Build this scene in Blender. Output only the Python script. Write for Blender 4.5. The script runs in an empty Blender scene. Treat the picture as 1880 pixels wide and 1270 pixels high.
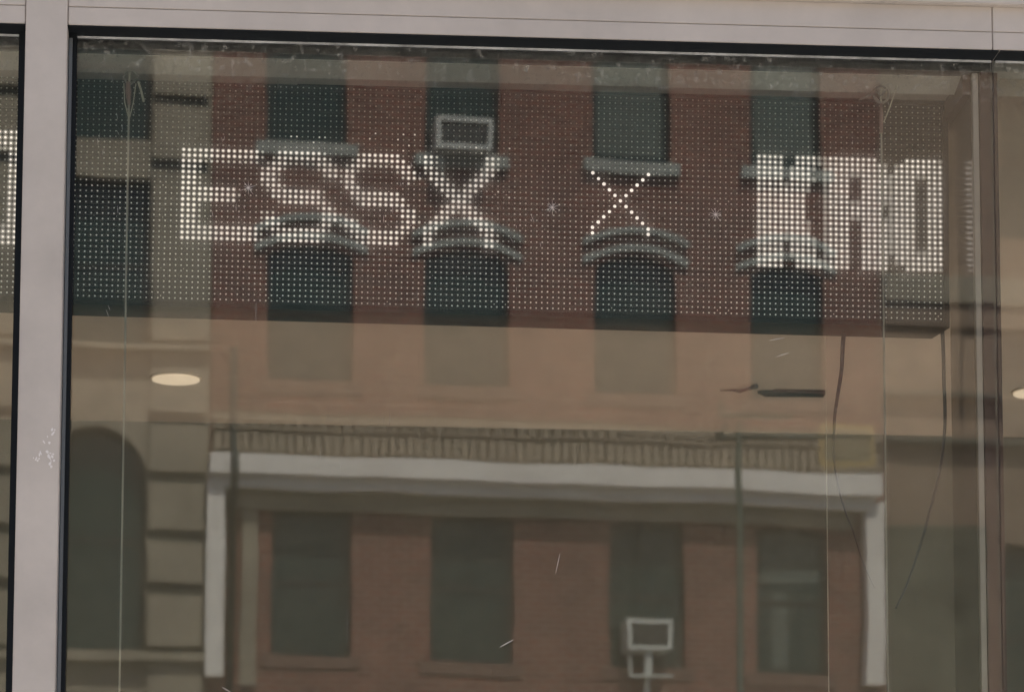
import bpy, bmesh, math, random
from mathutils import Vector, Matrix
random.seed(7)
S = bpy.context.scene
COL = S.collection

# ------------------------------------------------------------------ camera
F = 6000.0                      # focal length in photo pixels (photo 1880 wide)
DL, PT, RL, CY = 0.0773, 0.1206, 0.0018, 1311.4
CAM = Vector((0.0, -4.39, 1.6))
fw = Vector((math.sin(DL)*math.cos(PT), math.cos(DL)*math.cos(PT), math.sin(PT)))
r0 = Vector((math.cos(DL), -math.sin(DL), 0))
u0 = r0.cross(fw)
rt = r0*math.cos(RL) + u0*math.sin(RL)
up = -r0*math.sin(RL) + u0*math.cos(RL)
cam = bpy.data.cameras.new('camera')
co = bpy.data.objects.new('camera', cam)
COL.objects.link(co)
co.matrix_world = Matrix(((rt.x, up.x, -fw.x, CAM.x), (rt.y, up.y, -fw.y, CAM.y), (rt.z, up.z, -fw.z, CAM.z), (0, 0, 0, 1)))
cam.sensor_width = 36
cam.lens = F*36/1880
cam.shift_y = (CY-635)/1880
cam.clip_end = 1000
cam.dof.use_dof = True
cam.dof.focus_distance = 4.62
cam.dof.aperture_fstop = 13
S.camera = co

# ------------------------------------------------------------------ sky, sun
SUN_EL, SUN_AZ = math.radians(61), math.radians(16)
w = bpy.data.worlds.new("World")
S.world = w
w.use_nodes = True
nt = w.node_tree
bg = nt.nodes['Background']
sky = nt.nodes.new('ShaderNodeTexSky')
sky.sky_type = 'NISHITA'
sky.sun_disc = False
sky.sun_elevation = SUN_EL
sky.sun_rotation = SUN_AZ
sky.dust_density = 4.0
nt.links.new(sky.outputs[0], bg.inputs[0])
bg.inputs[1].default_value = 0.15
sl = bpy.data.lights.new('sun', 'SUN')
sl.energy = 5.0
sl.angle = math.radians(0.5)
sl.color = (1.0, 0.93, 0.84)
so = bpy.data.objects.new('sun', sl)
sd = Vector((math.sin(SUN_AZ)*math.cos(SUN_EL), math.cos(SUN_AZ)*math.cos(SUN_EL), math.sin(SUN_EL)))
so.rotation_euler = sd.to_track_quat('Z', 'Y').to_euler()
so.location = (4, 8, 14)
COL.objects.link(so)
S.view_settings.view_transform = 'Standard'
S.view_settings.look = 'None'
S.view_settings.exposure = 1.0
S.view_settings.gamma = 1.0
S.cycles.max_bounces = 10
S.cycles.transparent_max_bounces = 16
S.cycles.glossy_bounces = 5
S.cycles.caustics_reflective = False
S.cycles.caustics_refractive = False
S.cycles.sample_clamp_indirect = 6

# ------------------------------------------------------------------ helpers
def ray(px, py): return fw*F + rt*(px-940) + up*(CY-py)
def on_y(px, py, y):
    d = ray(px, py)
    return CAM + d*((y-CAM.y)/d.y)
def on_z(px, py, z):
    d = ray(px, py)
    return CAM + d*((z-CAM.z)/d.z)

def mat(name, base, rough=0.6, metal=0.0, spec=0.5, noise=None, bump=None, emit=None):
    m = bpy.data.materials.new(name)
    m.use_nodes = True
    n = m.node_tree.nodes
    l = m.node_tree.links
    b = n['Principled BSDF']
    b.inputs['Base Color'].default_value = (*base, 1)
    b.inputs['Roughness'].default_value = rough
    b.inputs['Metallic'].default_value = metal
    b.inputs['Specular IOR Level'].default_value = spec
    tc = n.new('ShaderNodeTexCoord')
    if noise:
        sc, amt = noise[0], noise[1]
        t = n.new('ShaderNodeTexNoise')
        t.inputs['Scale'].default_value = sc
        t.inputs['Detail'].default_value = 6
        t.inputs['Roughness'].default_value = 0.65
        l.new(tc.outputs['Object'], t.inputs['Vector'])
        if len(noise) > 2:
            mp = n.new('ShaderNodeMapping')
            mp.inputs['Scale'].default_value = noise[2]
            l.new(tc.outputs['Object'], mp.inputs[0])
            l.new(mp.outputs[0], t.inputs['Vector'])
        r = n.new('ShaderNodeValToRGB')
        r.color_ramp.elements[0].position = 0.3
        r.color_ramp.elements[1].position = 0.7
        r.color_ramp.elements[0].color = (*[max(0, c*(1-amt)) for c in base], 1)
        r.color_ramp.elements[1].color = (*[min(1, c*(1+amt)) for c in base], 1)
        l.new(t.outputs['Fac'], r.inputs[0])
        l.new(r.outputs[0], b.inputs['Base Color'])
    if bump:
        t2 = n.new('ShaderNodeTexNoise')
        t2.inputs['Scale'].default_value = bump[0]
        t2.inputs['Detail'].default_value = 5
        l.new(tc.outputs['Object'], t2.inputs['Vector'])
        bp = n.new('ShaderNodeBump')
        bp.inputs['Strength'].default_value = bump[1]
        bp.inputs['Distance'].default_value = bump[2] if len(bump) > 2 else 0.002
        l.new(t2.outputs['Fac'], bp.inputs['Height'])
        l.new(bp.outputs[0], b.inputs['Normal'])
    if emit:
        b.inputs['Emission Color'].default_value = (*emit[0], 1)
        b.inputs['Emission Strength'].default_value = emit[1]
    return m

def brick_mat(name, c1, c2, mortar, bw=0.21, rh=0.072, ms=0.012):
    m = bpy.data.materials.new(name)
    m.use_nodes = True
    n = m.node_tree.nodes
    l = m.node_tree.links
    b = n['Principled BSDF']
    b.inputs['Roughness'].default_value = 0.9
    b.inputs['Specular IOR Level'].default_value = 0.2
    tc = n.new('ShaderNodeTexCoord')
    sx = n.new('ShaderNodeSeparateXYZ')
    cx = n.new('ShaderNodeCombineXYZ')
    l.new(tc.outputs['Object'], sx.inputs[0])
    ad = n.new('ShaderNodeMath')
    ad.operation = 'ADD'
    l.new(sx.outputs[0], ad.inputs[0])
    l.new(sx.outputs[1], ad.inputs[1])
    l.new(ad.outputs[0], cx.inputs[0])
    l.new(sx.outputs[2], cx.inputs[1])
    br = n.new('ShaderNodeTexBrick')
    br.inputs['Scale'].default_value = 1
    br.inputs['Brick Width'].default_value = bw
    br.inputs['Row Height'].default_value = rh
    br.inputs['Mortar Size'].default_value = ms
    br.inputs['Color1'].default_value = (*c1, 1)
    br.inputs['Color2'].default_value = (*c2, 1)
    br.inputs['Mortar'].default_value = (*mortar, 1)
    br.inputs['Bias'].default_value = 0.0
    l.new(cx.outputs[0], br.inputs['Vector'])
    t = n.new('ShaderNodeTexNoise')
    t.inputs['Scale'].default_value = 0.9
    t.inputs['Detail'].default_value = 8
    t.inputs['Roughness'].default_value = 0.7
    l.new(tc.outputs['Object'], t.inputs['Vector'])
    mx = n.new('ShaderNodeMix')
    mx.data_type = 'RGBA'
    mx.blend_type = 'MULTIPLY'
    mx.inputs[0].default_value = 0.6
    rr = n.new('ShaderNodeValToRGB')
    rr.color_ramp.elements[0].position = 0.3
    rr.color_ramp.elements[0].color = (0.5, 0.5, 0.52, 1)
    rr.color_ramp.elements[1].position = 0.72
    rr.color_ramp.elements[1].color = (1.25, 1.15, 1.1, 1)
    l.new(t.outputs['Fac'], rr.inputs[0])
    l.new(br.outputs['Color'], mx.inputs[6])
    l.new(rr.outputs[0], mx.inputs[7])
    l.new(mx.outputs[2], b.inputs['Base Color'])
    bp = n.new('ShaderNodeBump')
    bp.inputs['Strength'].default_value = 0.6
    bp.inputs['Distance'].default_value = 0.008
    bp.invert = True
    l.new(br.outputs['Fac'], bp.inputs['Height'])
    l.new(bp.outputs[0], b.inputs['Normal'])
    return m

class MB:
    def __init__(s):
        s.bm = bmesh.new()
        s.mi = 0
    def quad(s, pts):
        f = s.bm.faces.new([s.bm.verts.new(p) for p in pts])
        f.material_index = s.mi
        return f
    def box(s, x0, x1, y0, y1, z0, z1):
        if x0 > x1: x0, x1 = x1, x0
        if y0 > y1: y0, y1 = y1, y0
        if z0 > z1: z0, z1 = z1, z0
        v = [s.bm.verts.new(p) for p in ((x0, y0, z0), (x1, y0, z0), (x1, y1, z0), (x0, y1, z0), (x0, y0, z1), (x1, y0, z1), (x1, y1, z1), (x0, y1, z1))]
        for i in ((0, 3, 2, 1), (4, 5, 6, 7), (0, 1, 5, 4), (1, 2, 6, 5), (2, 3, 7, 6), (3, 0, 4, 7)):
            f = s.bm.faces.new([v[k] for k in i])
            f.material_index = s.mi
        return s
    def prism(s, pts, axis, a, b):
        """extrude a polygon (2-D points) along x, y or z from a to b"""
        def P(p, t):
            return {'x': (t, p[0], p[1]), 'y': (p[0], t, p[1]), 'z': (p[0], p[1], t)}[axis]
        A = [s.bm.verts.new(P(p, a)) for p in pts]
        B = [s.bm.verts.new(P(p, b)) for p in pts]
        fs = [s.bm.faces.new(A), s.bm.faces.new(B[::-1])]
        n = len(pts)
        for i in range(n):
            fs.append(s.bm.faces.new((A[i], B[i], B[(i+1) % n], A[(i+1) % n])))
        for f in fs: f.material_index = s.mi
        return s
    def tube(s, pts, r, seg=8, closed=False):
        pts = [Vector(p) for p in pts]
        n = len(pts)
        rings = []
        for i, p in enumerate(pts):
            if closed: t = pts[(i+1) % n] - pts[i-1]
            else: t = pts[min(i+1, n-1)] - pts[max(i-1, 0)]
            t.normalize()
            a = Vector((0, 1, 0)) if abs(t.y) < 0.8 else Vector((1, 0, 0))
            e1 = t.cross(a).normalized()
            e2 = t.cross(e1).normalized()
            rr = r[i] if isinstance(r, (list, tuple)) else r
            rings.append([s.bm.verts.new(p + e1*rr*math.cos(2*math.pi*k/seg) + e2*rr*math.sin(2*math.pi*k/seg)) for k in range(seg)])
        m = n if closed else n-1
        for i in range(m):
            A, B = rings[i], rings[(i+1) % n]
            for k in range(seg):
                f = s.bm.faces.new((A[k], A[(k+1) % seg], B[(k+1) % seg], B[k]))
                f.smooth = True
                f.material_index = s.mi
        if not closed:
            for q in (rings[0][::-1], rings[-1]):
                f = s.bm.faces.new(q)
                f.material_index = s.mi
        return s
    def cyl(s, c, r, z0, z1, seg=24, axis='z'):
        pts = [(c[0]+r*math.cos(2*math.pi*k/seg), c[1]+r*math.sin(2*math.pi*k/seg)) for k in range(seg)]
        return s.prism(pts, axis, z0, z1)
    def build(s, name, m, parent=None, bevel=0, smooth=False):
        if bevel:
            bmesh.ops.bevel(s.bm, geom=list(s.bm.edges), offset=bevel, segments=2, affect='EDGES')
        bmesh.ops.recalc_face_normals(s.bm, faces=list(s.bm.faces))
        me = bpy.data.meshes.new(name)
        s.bm.to_mesh(me)
        s.bm.free()
        for x in (m if isinstance(m, (list, tuple)) else [m]): me.materials.append(x)
        if smooth:
            for p in me.polygons: p.use_smooth = True
        o = bpy.data.objects.new(name, me)
        COL.objects.link(o)
        if parent: o.parent = parent
        return o

def tag(o, label, cat, group=None, kind=None):
    if label: o['label'] = label
    if cat: o['category'] = cat
    if group: o['group'] = group
    if kind: o['kind'] = kind
    return o
def empty(name, loc, label, cat, rot=(0, 0, 0), group=None):
    o = bpy.data.objects.new(name, None)
    COL.objects.link(o)
    o.location = loc
    o.rotation_euler = rot
    o.empty_display_size = 0.1
    return tag(o, label, cat, group)
def copy_tree(o, parent=None):
    c = o.copy()
    COL.objects.link(c)
    if parent: c.parent = parent
    for ch in list(o.children): copy_tree(ch, c)
    return c
def plain(name, mb, m):
    o = mb.build(name, m)
    o['kind'] = 'structure'
    return o

# ------------------------------------------------------------------ materials
M = {}
M['frame'] = mat('frame paint', (0.445, 0.392, 0.345), 0.42, noise=(5.0, 0.12), bump=(90, 0.08, 0.001))
M['seam'] = mat('paint filled seam', (0.31, 0.27, 0.24), 0.8)
M['gap'] = mat('gap black', (0.012, 0.013, 0.015), 0.9, spec=0.1)
M['gasket_and_shade'] = mat('gasket rubber', (0.010, 0.012, 0.014), 0.8, spec=0.15)
M['bead'] = mat('worn bright bead', (0.48, 0.48, 0.47), 0.5, noise=(14, 0.6, (1, 1, 1)))
M['alu'] = mat('brushed aluminium', (0.62, 0.62, 0.62), 0.28, metal=1.0)
M['aludull'] = mat('dull aluminium', (0.50, 0.45, 0.41), 0.5, metal=0.3)
M['bluestrip'] = mat('anodised strip', (0.12, 0.135, 0.145), 0.45, metal=0.2)
M['post'] = mat('brown post', (0.085, 0.042, 0.036), 0.5, noise=(8, 0.1))
M['soffit'] = mat('soffit with painted daylight', (0.92, 0.86, 0.78), 0.7, noise=(2, 0.04))  # paler than the ceiling plaster, daylight put into its colour
M['plaster'] = mat('ceiling plaster', (0.70, 0.60, 0.535), 0.85, noise=(1.2, 0.06), bump=(14, 0.15, 0.003))
M['headpanel'] = mat('head panel', (0.26, 0.24, 0.235), 0.7, noise=(30, 0.35))
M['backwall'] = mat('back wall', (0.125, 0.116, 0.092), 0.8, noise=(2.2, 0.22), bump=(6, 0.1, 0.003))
M['floor'] = mat('shop floor', (0.5, 0.44, 0.36), 0.5, noise=(2, 0.1))
M['housing'] = mat('sign housing', (0.007, 0.007, 0.008), 0.6, spec=0.2)
M['mask'] = mat('sign mask', (0.020, 0.019, 0.020), 0.7)
M['led_halo'] = mat('painted lamp halo', (0.5, 0.48, 0.45), 0.5, emit=((1.0, 0.86, 0.79), 0.020))  # wide dim disc around each lit lamp, bloom painted as emission
for _i, _e in enumerate((0.0, 0.05, 0.13)): M['led_idle%d' % _i] = mat('unlit lamp row glow', (0.85, 0.83, 0.78), 0.35, emit=((1.0, 0.97, 0.90), _e) if _e else None)  # unlit dots; added emission, stronger in lower rows, imitates light on them
M['led_on'] = mat('lit lamp', (0.9, 0.88, 0.84), 0.4, emit=((1.0, 0.845, 0.77), 0.58))
M['led_mid'] = mat('half lit lamp', (0.9, 0.88, 0.84), 0.4, emit=((1.0, 0.88, 0.79), 0.33))
M['steel'] = mat('steel wire', (0.85, 0.80, 0.68), 0.4, metal=0.0)
M['clamp'] = mat('clamp metal', (0.36, 0.34, 0.32), 0.35, metal=0.2)
M['sleeve'] = mat('pink sleeve', (0.42, 0.27, 0.25), 0.5)
M['cable'] = mat('dark cable', (0.04, 0.036, 0.042), 0.5)
M['cablegrey'] = mat('grey cable', (0.10, 0.095, 0.10), 0.5)
M['brick'] = brick_mat('red brick', (0.265, 0.100, 0.072), (0.170, 0.070, 0.055), (0.34, 0.25, 0.20), 0.22, 0.075, 0.013)
M['stone_pale'] = mat('white painted stone', (0.88, 0.84, 0.78), 0.7, noise=(2.2, 0.08), bump=(8, 0.2, 0.01))
M['joint'] = mat('stone joint', (0.12, 0.12, 0.095), 0.9)
M['sillbrown'] = mat('brown stone sill', (0.19, 0.115, 0.09), 0.85)
M['moss'] = mat('weathered greenish stone', (0.13, 0.135, 0.10), 0.9, noise=(1.5, 0.5), bump=(5, 0.3, 0.01))
M['buffdark'] = mat('dark buff brick', (0.19, 0.16, 0.115), 0.9, noise=(6, 0.2))
M['buff'] = mat('buff brick', (0.33, 0.28, 0.21), 0.85, noise=(6, 0.15))
M['stone_grey'] = mat('grey stone', (0.34, 0.36, 0.33), 0.8, noise=(2, 0.12))
M['limestone'] = mat('beige limestone', (0.33, 0.29, 0.22), 0.85, noise=(0.9, 0.22), bump=(6, 0.3, 0.01))
M['limestone2'] = mat('brown sandstone', (0.27, 0.20, 0.145), 0.85, noise=(0.8, 0.2), bump=(6, 0.3, 0.01))
M['winframe'] = mat('dark green window paint', (0.022, 0.035, 0.032), 0.5)
M['winpane'] = mat('dark window glass', (0.020, 0.048, 0.042), 0.08, spec=0.5)
M['blind'] = mat('window blind', (0.105, 0.14, 0.125), 0.7, noise=(3, 0.1, (0.2, 1, 9)))
M['acwhite'] = mat('air conditioner casing', (0.62, 0.64, 0.60), 0.5, noise=(9, 0.08))
M['acgrille'] = mat('air conditioner grille', (0.07, 0.08, 0.075), 0.6)
M['polegreen'] = mat('dark green pole paint', (0.03, 0.055, 0.04), 0.5)
M['yellow'] = mat('yellow sign paint', (0.52, 0.38, 0.16), 0.6, noise=(5, 0.08))
M['yellowdull'] = mat('faded yellow', (0.33, 0.28, 0.17), 0.7, noise=(6, 0.3))
M['asphalt'] = mat('asphalt', (0.09, 0.088, 0.085), 0.9, noise=(30, 0.3), bump=(120, 0.4, 0.004))
M['concrete'] = mat('pavement concrete', (0.55, 0.53, 0.49), 0.85, noise=(2.5, 0.15), bump=(60, 0.2, 0.002))
M['lanepaint'] = mat('lane paint', (0.75, 0.74, 0.70), 0.7, noise=(8, 0.15))
M['wallrender'] = mat('shop wall render', (0.42, 0.40, 0.37), 0.85, noise=(1.4, 0.12), bump=(40, 0.2, 0.002))
M['chip'] = mat('bare chipped paint', (0.66, 0.62, 0.59), 0.4)
M['smear'] = mat('scratched glass', (0.62, 0.58, 0.54), 0.6)
M['lamp'] = mat('lit downlight', (0.9, 0.8, 0.65), 0.4, emit=((1.0, 0.76, 0.54), 0.30))
M['trimwhite'] = mat('downlight trim', (0.62, 0.52, 0.42), 0.5)

def glass_mat():
    m = bpy.data.materials.new('window glass')
    m.use_nodes = True
    n = m.node_tree.nodes
    l = m.node_tree.links
    n.remove(n['Principled BSDF'])
    out = n['Material Output']
    tr = n.new('ShaderNodeBsdfTransparent')
    tr.inputs[0].default_value = (0.965, 0.985, 0.972, 1)
    gl = n.new('ShaderNodeBsdfGlossy')
    gl.inputs['Roughness'].default_value = 0.0
    gl.inputs['Color'].default_value = (0.98, 1.0, 0.99, 1)
    fr = n.new('ShaderNodeFresnel')
    fr.inputs['IOR'].default_value = 1.52
    mul = n.new('ShaderNodeMath')
    mul.operation = 'MULTIPLY'
    mul.inputs[1].default_value = 1.13
    l.new(fr.outputs[0], mul.inputs[0])
    mx = n.new('ShaderNodeMixShader')
    l.new(mul.outputs[0], mx.inputs[0])
    l.new(tr.outputs[0], mx.inputs[1])
    l.new(gl.outputs[0], mx.inputs[2])
    wv = n.new('ShaderNodeTexNoise')
    wv.inputs['Scale'].default_value = 4.5
    wv.inputs['Detail'].default_value = 1.5
    tcw = n.new('ShaderNodeTexCoord')
    l.new(tcw.outputs['Object'], wv.inputs['Vector'])
    bw = n.new('ShaderNodeBump')
    bw.inputs['Strength'].default_value = 1.0
    bw.inputs['Distance'].default_value = 0.00010
    l.new(wv.outputs['Fac'], bw.inputs['Height'])
    l.new(bw.outputs[0], gl.inputs['Normal'])
    # dirt: dried water spots near the head, wiping streaks lower down
    df = n.new('ShaderNodeBsdfDiffuse')
    df.inputs[0].default_value = (0.62, 0.60, 0.56, 1)
    tc = n.new('ShaderNodeTexCoord')
    geo = n.new('ShaderNodeSeparateXYZ')
    l.new(tc.outputs['Object'], geo.inputs[0])
    spots = n.new('ShaderNodeTexNoise')
    spots.inputs['Scale'].default_value = 120
    spots.inputs['Detail'].default_value = 3
    l.new(tc.outputs['Object'], spots.inputs['Vector'])
    r1 = n.new('ShaderNodeMapRange')
    r1.inputs['From Min'].default_value = 0.55
    r1.inputs['From Max'].default_value = 0.75
    l.new(spots.outputs['Fac'], r1.inputs[0])
    big = n.new('ShaderNodeTexNoise')
    big.inputs['Scale'].default_value = 5
    l.new(tc.outputs['Object'], big.inputs['Vector'])
    topm = n.new('ShaderNodeMapRange')      # object z = 0 at the head of the pane
    topm.inputs['From Min'].default_value = -0.075
    topm.inputs['From Max'].default_value = -0.03
    topm.inputs['To Min'].default_value = 0.05
    l.new(geo.outputs[2], topm.inputs[0])
    a = n.new('ShaderNodeMath')
    a.operation = 'MULTIPLY'
    l.new(r1.outputs[0], a.inputs[0])
    l.new(topm.outputs[0], a.inputs[1])
    # thin scratches
    mp = n.new('ShaderNodeMapping')
    mp.inputs['Rotation'].default_value = (0, 0.35, 0)
    mp.inputs['Scale'].default_value = (260, 1, 16)
    l.new(tc.outputs['Object'], mp.inputs[0])
    sc = n.new('ShaderNodeTexNoise')
    sc.inputs['Scale'].default_value = 1
    sc.inputs['Detail'].default_value = 2
    sc.inputs['Distortion'].default_value = 0.4
    l.new(mp.outputs[0], sc.inputs['Vector'])
    r2 = n.new('ShaderNodeMapRange')
    r2.inputs['From Min'].default_value = 0.66
    r2.inputs['From Max'].default_value = 0.78
    l.new(sc.outputs['Fac'], r2.inputs[0])
    r3 = n.new('ShaderNodeMapRange')
    r3.inputs['From Min'].default_value = 0.48
    r3.inputs['From Max'].default_value = 0.68
    l.new(big.outputs['Fac'], r3.inputs[0])
    b = n.new('ShaderNodeMath')
    b.operation = 'MULTIPLY'
    l.new(r2.outputs[0], b.inputs[0])
    l.new(r3.outputs[0], b.inputs[1])
    s1 = n.new('ShaderNodeMath')
    s1.operation = 'MULTIPLY_ADD'
    l.new(a.outputs[0], s1.inputs[0])
    s1.inputs[1].default_value = 0.22
    s1.inputs[2].default_value = 0.004
    s2 = n.new('ShaderNodeMath')
    s2.operation = 'MULTIPLY_ADD'
    l.new(b.outputs[0], s2.inputs[0])
    s2.inputs[1].default_value = 0.15
    l.new(s1.outputs[0], s2.inputs[2])
    # thin film of dust that scatters what shines through it
    rf = n.new('ShaderNodeBsdfRefraction')
    rf.inputs['IOR'].default_value = 1.2
    rf.inputs['Roughness'].default_value = 0.42
    rf.inputs['Color'].default_value = (0.97, 0.985, 0.975, 1)
    pat = n.new('ShaderNodeTexNoise')
    pat.inputs['Scale'].default_value = 7
    pat.inputs['Detail'].default_value = 3
    l.new(tc.outputs['Object'], pat.inputs['Vector'])
    r5 = n.new('ShaderNodeMapRange')
    r5.inputs['From Min'].default_value = 0.35
    r5.inputs['From Max'].default_value = 0.70
    r5.inputs['To Min'].default_value = 0.03
    r5.inputs['To Max'].default_value = 0.18
    l.new(pat.outputs['Fac'], r5.inputs[0])
    m3 = n.new('ShaderNodeMixShader')
    l.new(r5.outputs[0], m3.inputs[0])
    l.new(tr.outputs[0], m3.inputs[1])
    l.new(rf.outputs[0], m3.inputs[2])
    l.new(m3.outputs[0], mx.inputs[1])
    m2 = n.new('ShaderNodeMixShader')
    l.new(s2.outputs[0], m2.inputs[0])
    l.new(mx.outputs[0], m2.inputs[1])
    l.new(df.outputs[0], m2.inputs[2])
    l.new(m2.outputs[0], out.inputs['Surface'])
    return m
M['glass'] = glass_mat()

# ------------------------------------------------------------------ key places
FY = -0.05                                   # front face of the shop frame
zh = (on_y(130, 45, FY).z + on_y(1820, 92, FY).z)/2       # underside of the header
xm0 = on_y(36, 600, FY).x
xm1 = on_y(113.7, 600, FY).x                 # the pale mullion
xj = on_y(1826, 400, 0).x                    # butt joint of the two panes
HC = (on_y(135, 98.7, 0.03).z + on_y(1758, 140, 0.03).z)/2  # ceiling height
yb = (on_z(270, 769, HC).y + on_z(1700, 804, HC).y)/2      # back wall
XL, XR = -4.2, 5.2                           # shop interior
print('header', zh, 'mullion', xm0, xm1, 'joint', xj, 'ceiling', HC, 'backwall', yb)

# ------------------------------------------------------------------ ground
plain('ground', MB().box(-150, 150, -160, 60, -0.5, -0.16), M['asphalt'])
plain('road', MB().box(-150, 150, -27.5, -5.4, -0.16, -0.14), M['asphalt'])
mb = MB()
for i in range(-30, 31):
    mb.box(i*4.5, i*4.5+2.4, -16.5, -16.38, -0.14, -0.136)
for k in (-8.1, -24.9):
    mb.box(-150, 150, k, k+0.1, -0.14, -0.136)
o = plain('road_markings', mb, M['lanepaint'])
mb = MB()
for i in range(-24, 25):
    for j in range(3):
        mb.box(i*1.6+0.004, i*1.6+1.596, -0.13-j*1.72-1.715, -0.13-j*1.72, -0.15, 0.0)
plain('pavement', mb, M['concrete'])
plain('pavement_bed', MB().box(-39, 39, -5.27, -0.12, -0.15, -0.012), M['gap'])
plain('kerb', MB().box(-60, 60, -5.42, -5.29, -0.16, 0.002), M['stone_grey'])

# ------------------------------------------------------------------ shop front (facade)
shop = empty('shop_facade', (0.5, 0, 0), 'pale painted metal shop front framing the big windows with the dotted sign', 'shop front')
shop_inv = -0.5
def sp(mb, name, m, **k):
    o = mb.build(name, m, shop, **k)
    o.location.x = -0.5
    return o
LB0 = (on_y(125, 12, FY).z + on_y(1840, 60, FY).z)/2      # fine joint
LA0 = (on_y(1400, 2.6, FY).z + on_y(1880, 14, FY).z)/2    # step of the upper fascia
xs = on_y(1822, 60, FY).x                                  # vertical joint in the header
mb = MB()
for a, b in ((-4.6, xm0-0.001), (xm1+0.001, xs-0.0008), (xs+0.0008, 5.6)):
    mb.box(a, b, FY, 0.0, zh, LB0-0.0005)
    mb.box(a, b, FY, 0.0, LB0+0.0004, LA0)
sp(mb, 'header', M['frame'], bevel=0.0006)
sp(MB().box(-4.59, 5.59, FY+0.002, -0.002, zh+0.003, LA0), 'joint_backing', M['seam'])
mb = MB()
for a, b in ((-4.6, xs+0.9), (xs+0.902, 5.6)):
    mb.box(a, b, FY-0.012, 0.3, LA0, LA0+0.42)
sp(mb, 'upper_fascia', M['frame'], bevel=0.0015)
for i, (a, b) in enumerate(((xm0, xm1), (xm0-1.32*1.0, xm0-1.32+0.06), (xm1+2.62, xm1+2.68))):
    if i == 1: continue
    m_ = sp(MB().box(a, b, FY-0.002, 0.02, 0.35, LA0-0.0005), 'mullion', M['frame'], bevel=0.001)
sp(MB().box(-4.6, 5.6, FY-0.03, 0.02, 0.27, 0.349), 'sill', M['frame'], bevel=0.002)
sp(MB().box(-4.6, 5.6, -0.04, 0.15, 0.0, 0.27), 'stall_riser', M['wallrender'])
sp(MB().box(-4.6, 5.6, -0.03, 0.3, LA0+0.42, 3.72), 'wall', M['wallrender'])
sp(MB().box(-4.8, 5.8, -0.06, 0.42, 3.72, 3.80), 'coping', M['stone_grey'], bevel=0.01)
for a, b in ((-4.6, -4.2), (5.2, 5.6)):
    sp(MB().box(a, b, -0.06, 0.3, 0.0, LA0), 'pier', M['wallrender'])

# interior shell
ys = yb+0.0
plain('floor', MB().box(XL, XR, 0.15, ys, -0.1, 0.02), M['floor'])
plain('ceiling', MB().box(XL, XR, 0.0785, ys, HC, HC+0.12), M['plaster'])
ZB = (on_y(140, 141, 0.078).z + on_y(1738, 166, 0.078).z)/2
print('soffit back', ZB-HC)
plain('ceiling_soffit', MB().prism([(0.034, HC), (0.078, ZB), (0.078, HC+0.12), (0.034, HC+0.12)], 'x', XL, XR), M['soffit'])  # sloped toward the street to catch more daylight
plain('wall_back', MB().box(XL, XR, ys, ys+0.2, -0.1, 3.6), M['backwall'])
plain('wall_left', MB().box(XL-0.2, XL, 0.3, ys+0.2, -0.1, 3.6), M['plaster'])
plain('wall_right', MB().box(XR, XR+0.2, 0.3, ys+0.2, -0.1, 3.6), M['plaster'])
plain('roof', MB().box(XL-0.4, XR+0.4, 0.3, ys+0.2, 3.6, 3.7), M['wallrender'])

# ------------------------------------------------------------------ shop windows
def shop_window(x0, x1, label, gl, gr, tilt=(0, 0)):
    """pane between x0 and x1; gl / gr say whether a rubber seal closes that side"""
    cx = (x0+x1)/2
    r = empty('shop_window', (cx, 0, 0.35), label, 'window', group='tall glass shop windows')
    x0 -= cx; x1 -= cx
    H = zh-0.35
    g = MB().box(x0, x1, -0.004, 0.004, -H-0.004, 0.006).build('glass_pane', M['glass'], r)
    g.location = (0, 0, H)
    g.rotation_euler = (tilt[0], 0, tilt[1])
    # rubber seals and glazing bead; black strip under the header painted as its shade
    mb = MB().box(x0, x1, FY+0.0015, -0.006, H-0.0016, H-0.0002)
    if gl: mb.box(x0, x0+0.013, -0.02, -0.006, 0, H-0.0017)
    if gr: mb.box(x1-0.013, x1, -0.02, -0.006, 0, H-0.0017)
    mb.box(x0+0.013*gl, x1-0.013*gr, -0.02, -0.006, 0.0, 0.012)
    mb.build('gasket_and_shade', M['gasket_and_shade'], r)
    MB().box(x0+0.002, x1-0.002, -0.0085, -0.0055, H-0.0042, H-0.0018).build('glazing_bead', M['bead'], r)
    if gl: MB().box(x0+0.0030, x0+0.0075, -0.024, -0.0205, 0.0, H-0.01).build('edge_strip', M['bluestrip'], r)
    MB().box(x0, x1, 0.012, 0.03, H-0.105+0.03, H+0.02).build('head_panel', M['headpanel'], r) if False else None
    return r
g0 = on_y(117, 600, -0.02).x
W1 = shop_window(xm1-0.002, xj-0.001, 'large middle glass pane holding the whole dotted sign', 1, 0, (0.0, 0.0))
W2 = shop_window(xj+0.001, xm1+2.62, 'glass pane right of the brown post, no sign behind it', 0, 0, (0.0, 0.0))
W0 = shop_window(-4.2, xm0+0.002, 'narrow strip of glass pane left of the pale mullion', 0, 1, (0.0, 0.0))

# head panel just behind the glass, above the ceiling line
hp = MB().box(-4.19, xj+0.0, 0.012, 0.033, HC+0.001, zh+0.3).build('head_panel', M['headpanel'])
tag(hp, 'dark grey head panel above the pale ceiling strip behind the glass', 'panel')

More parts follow.
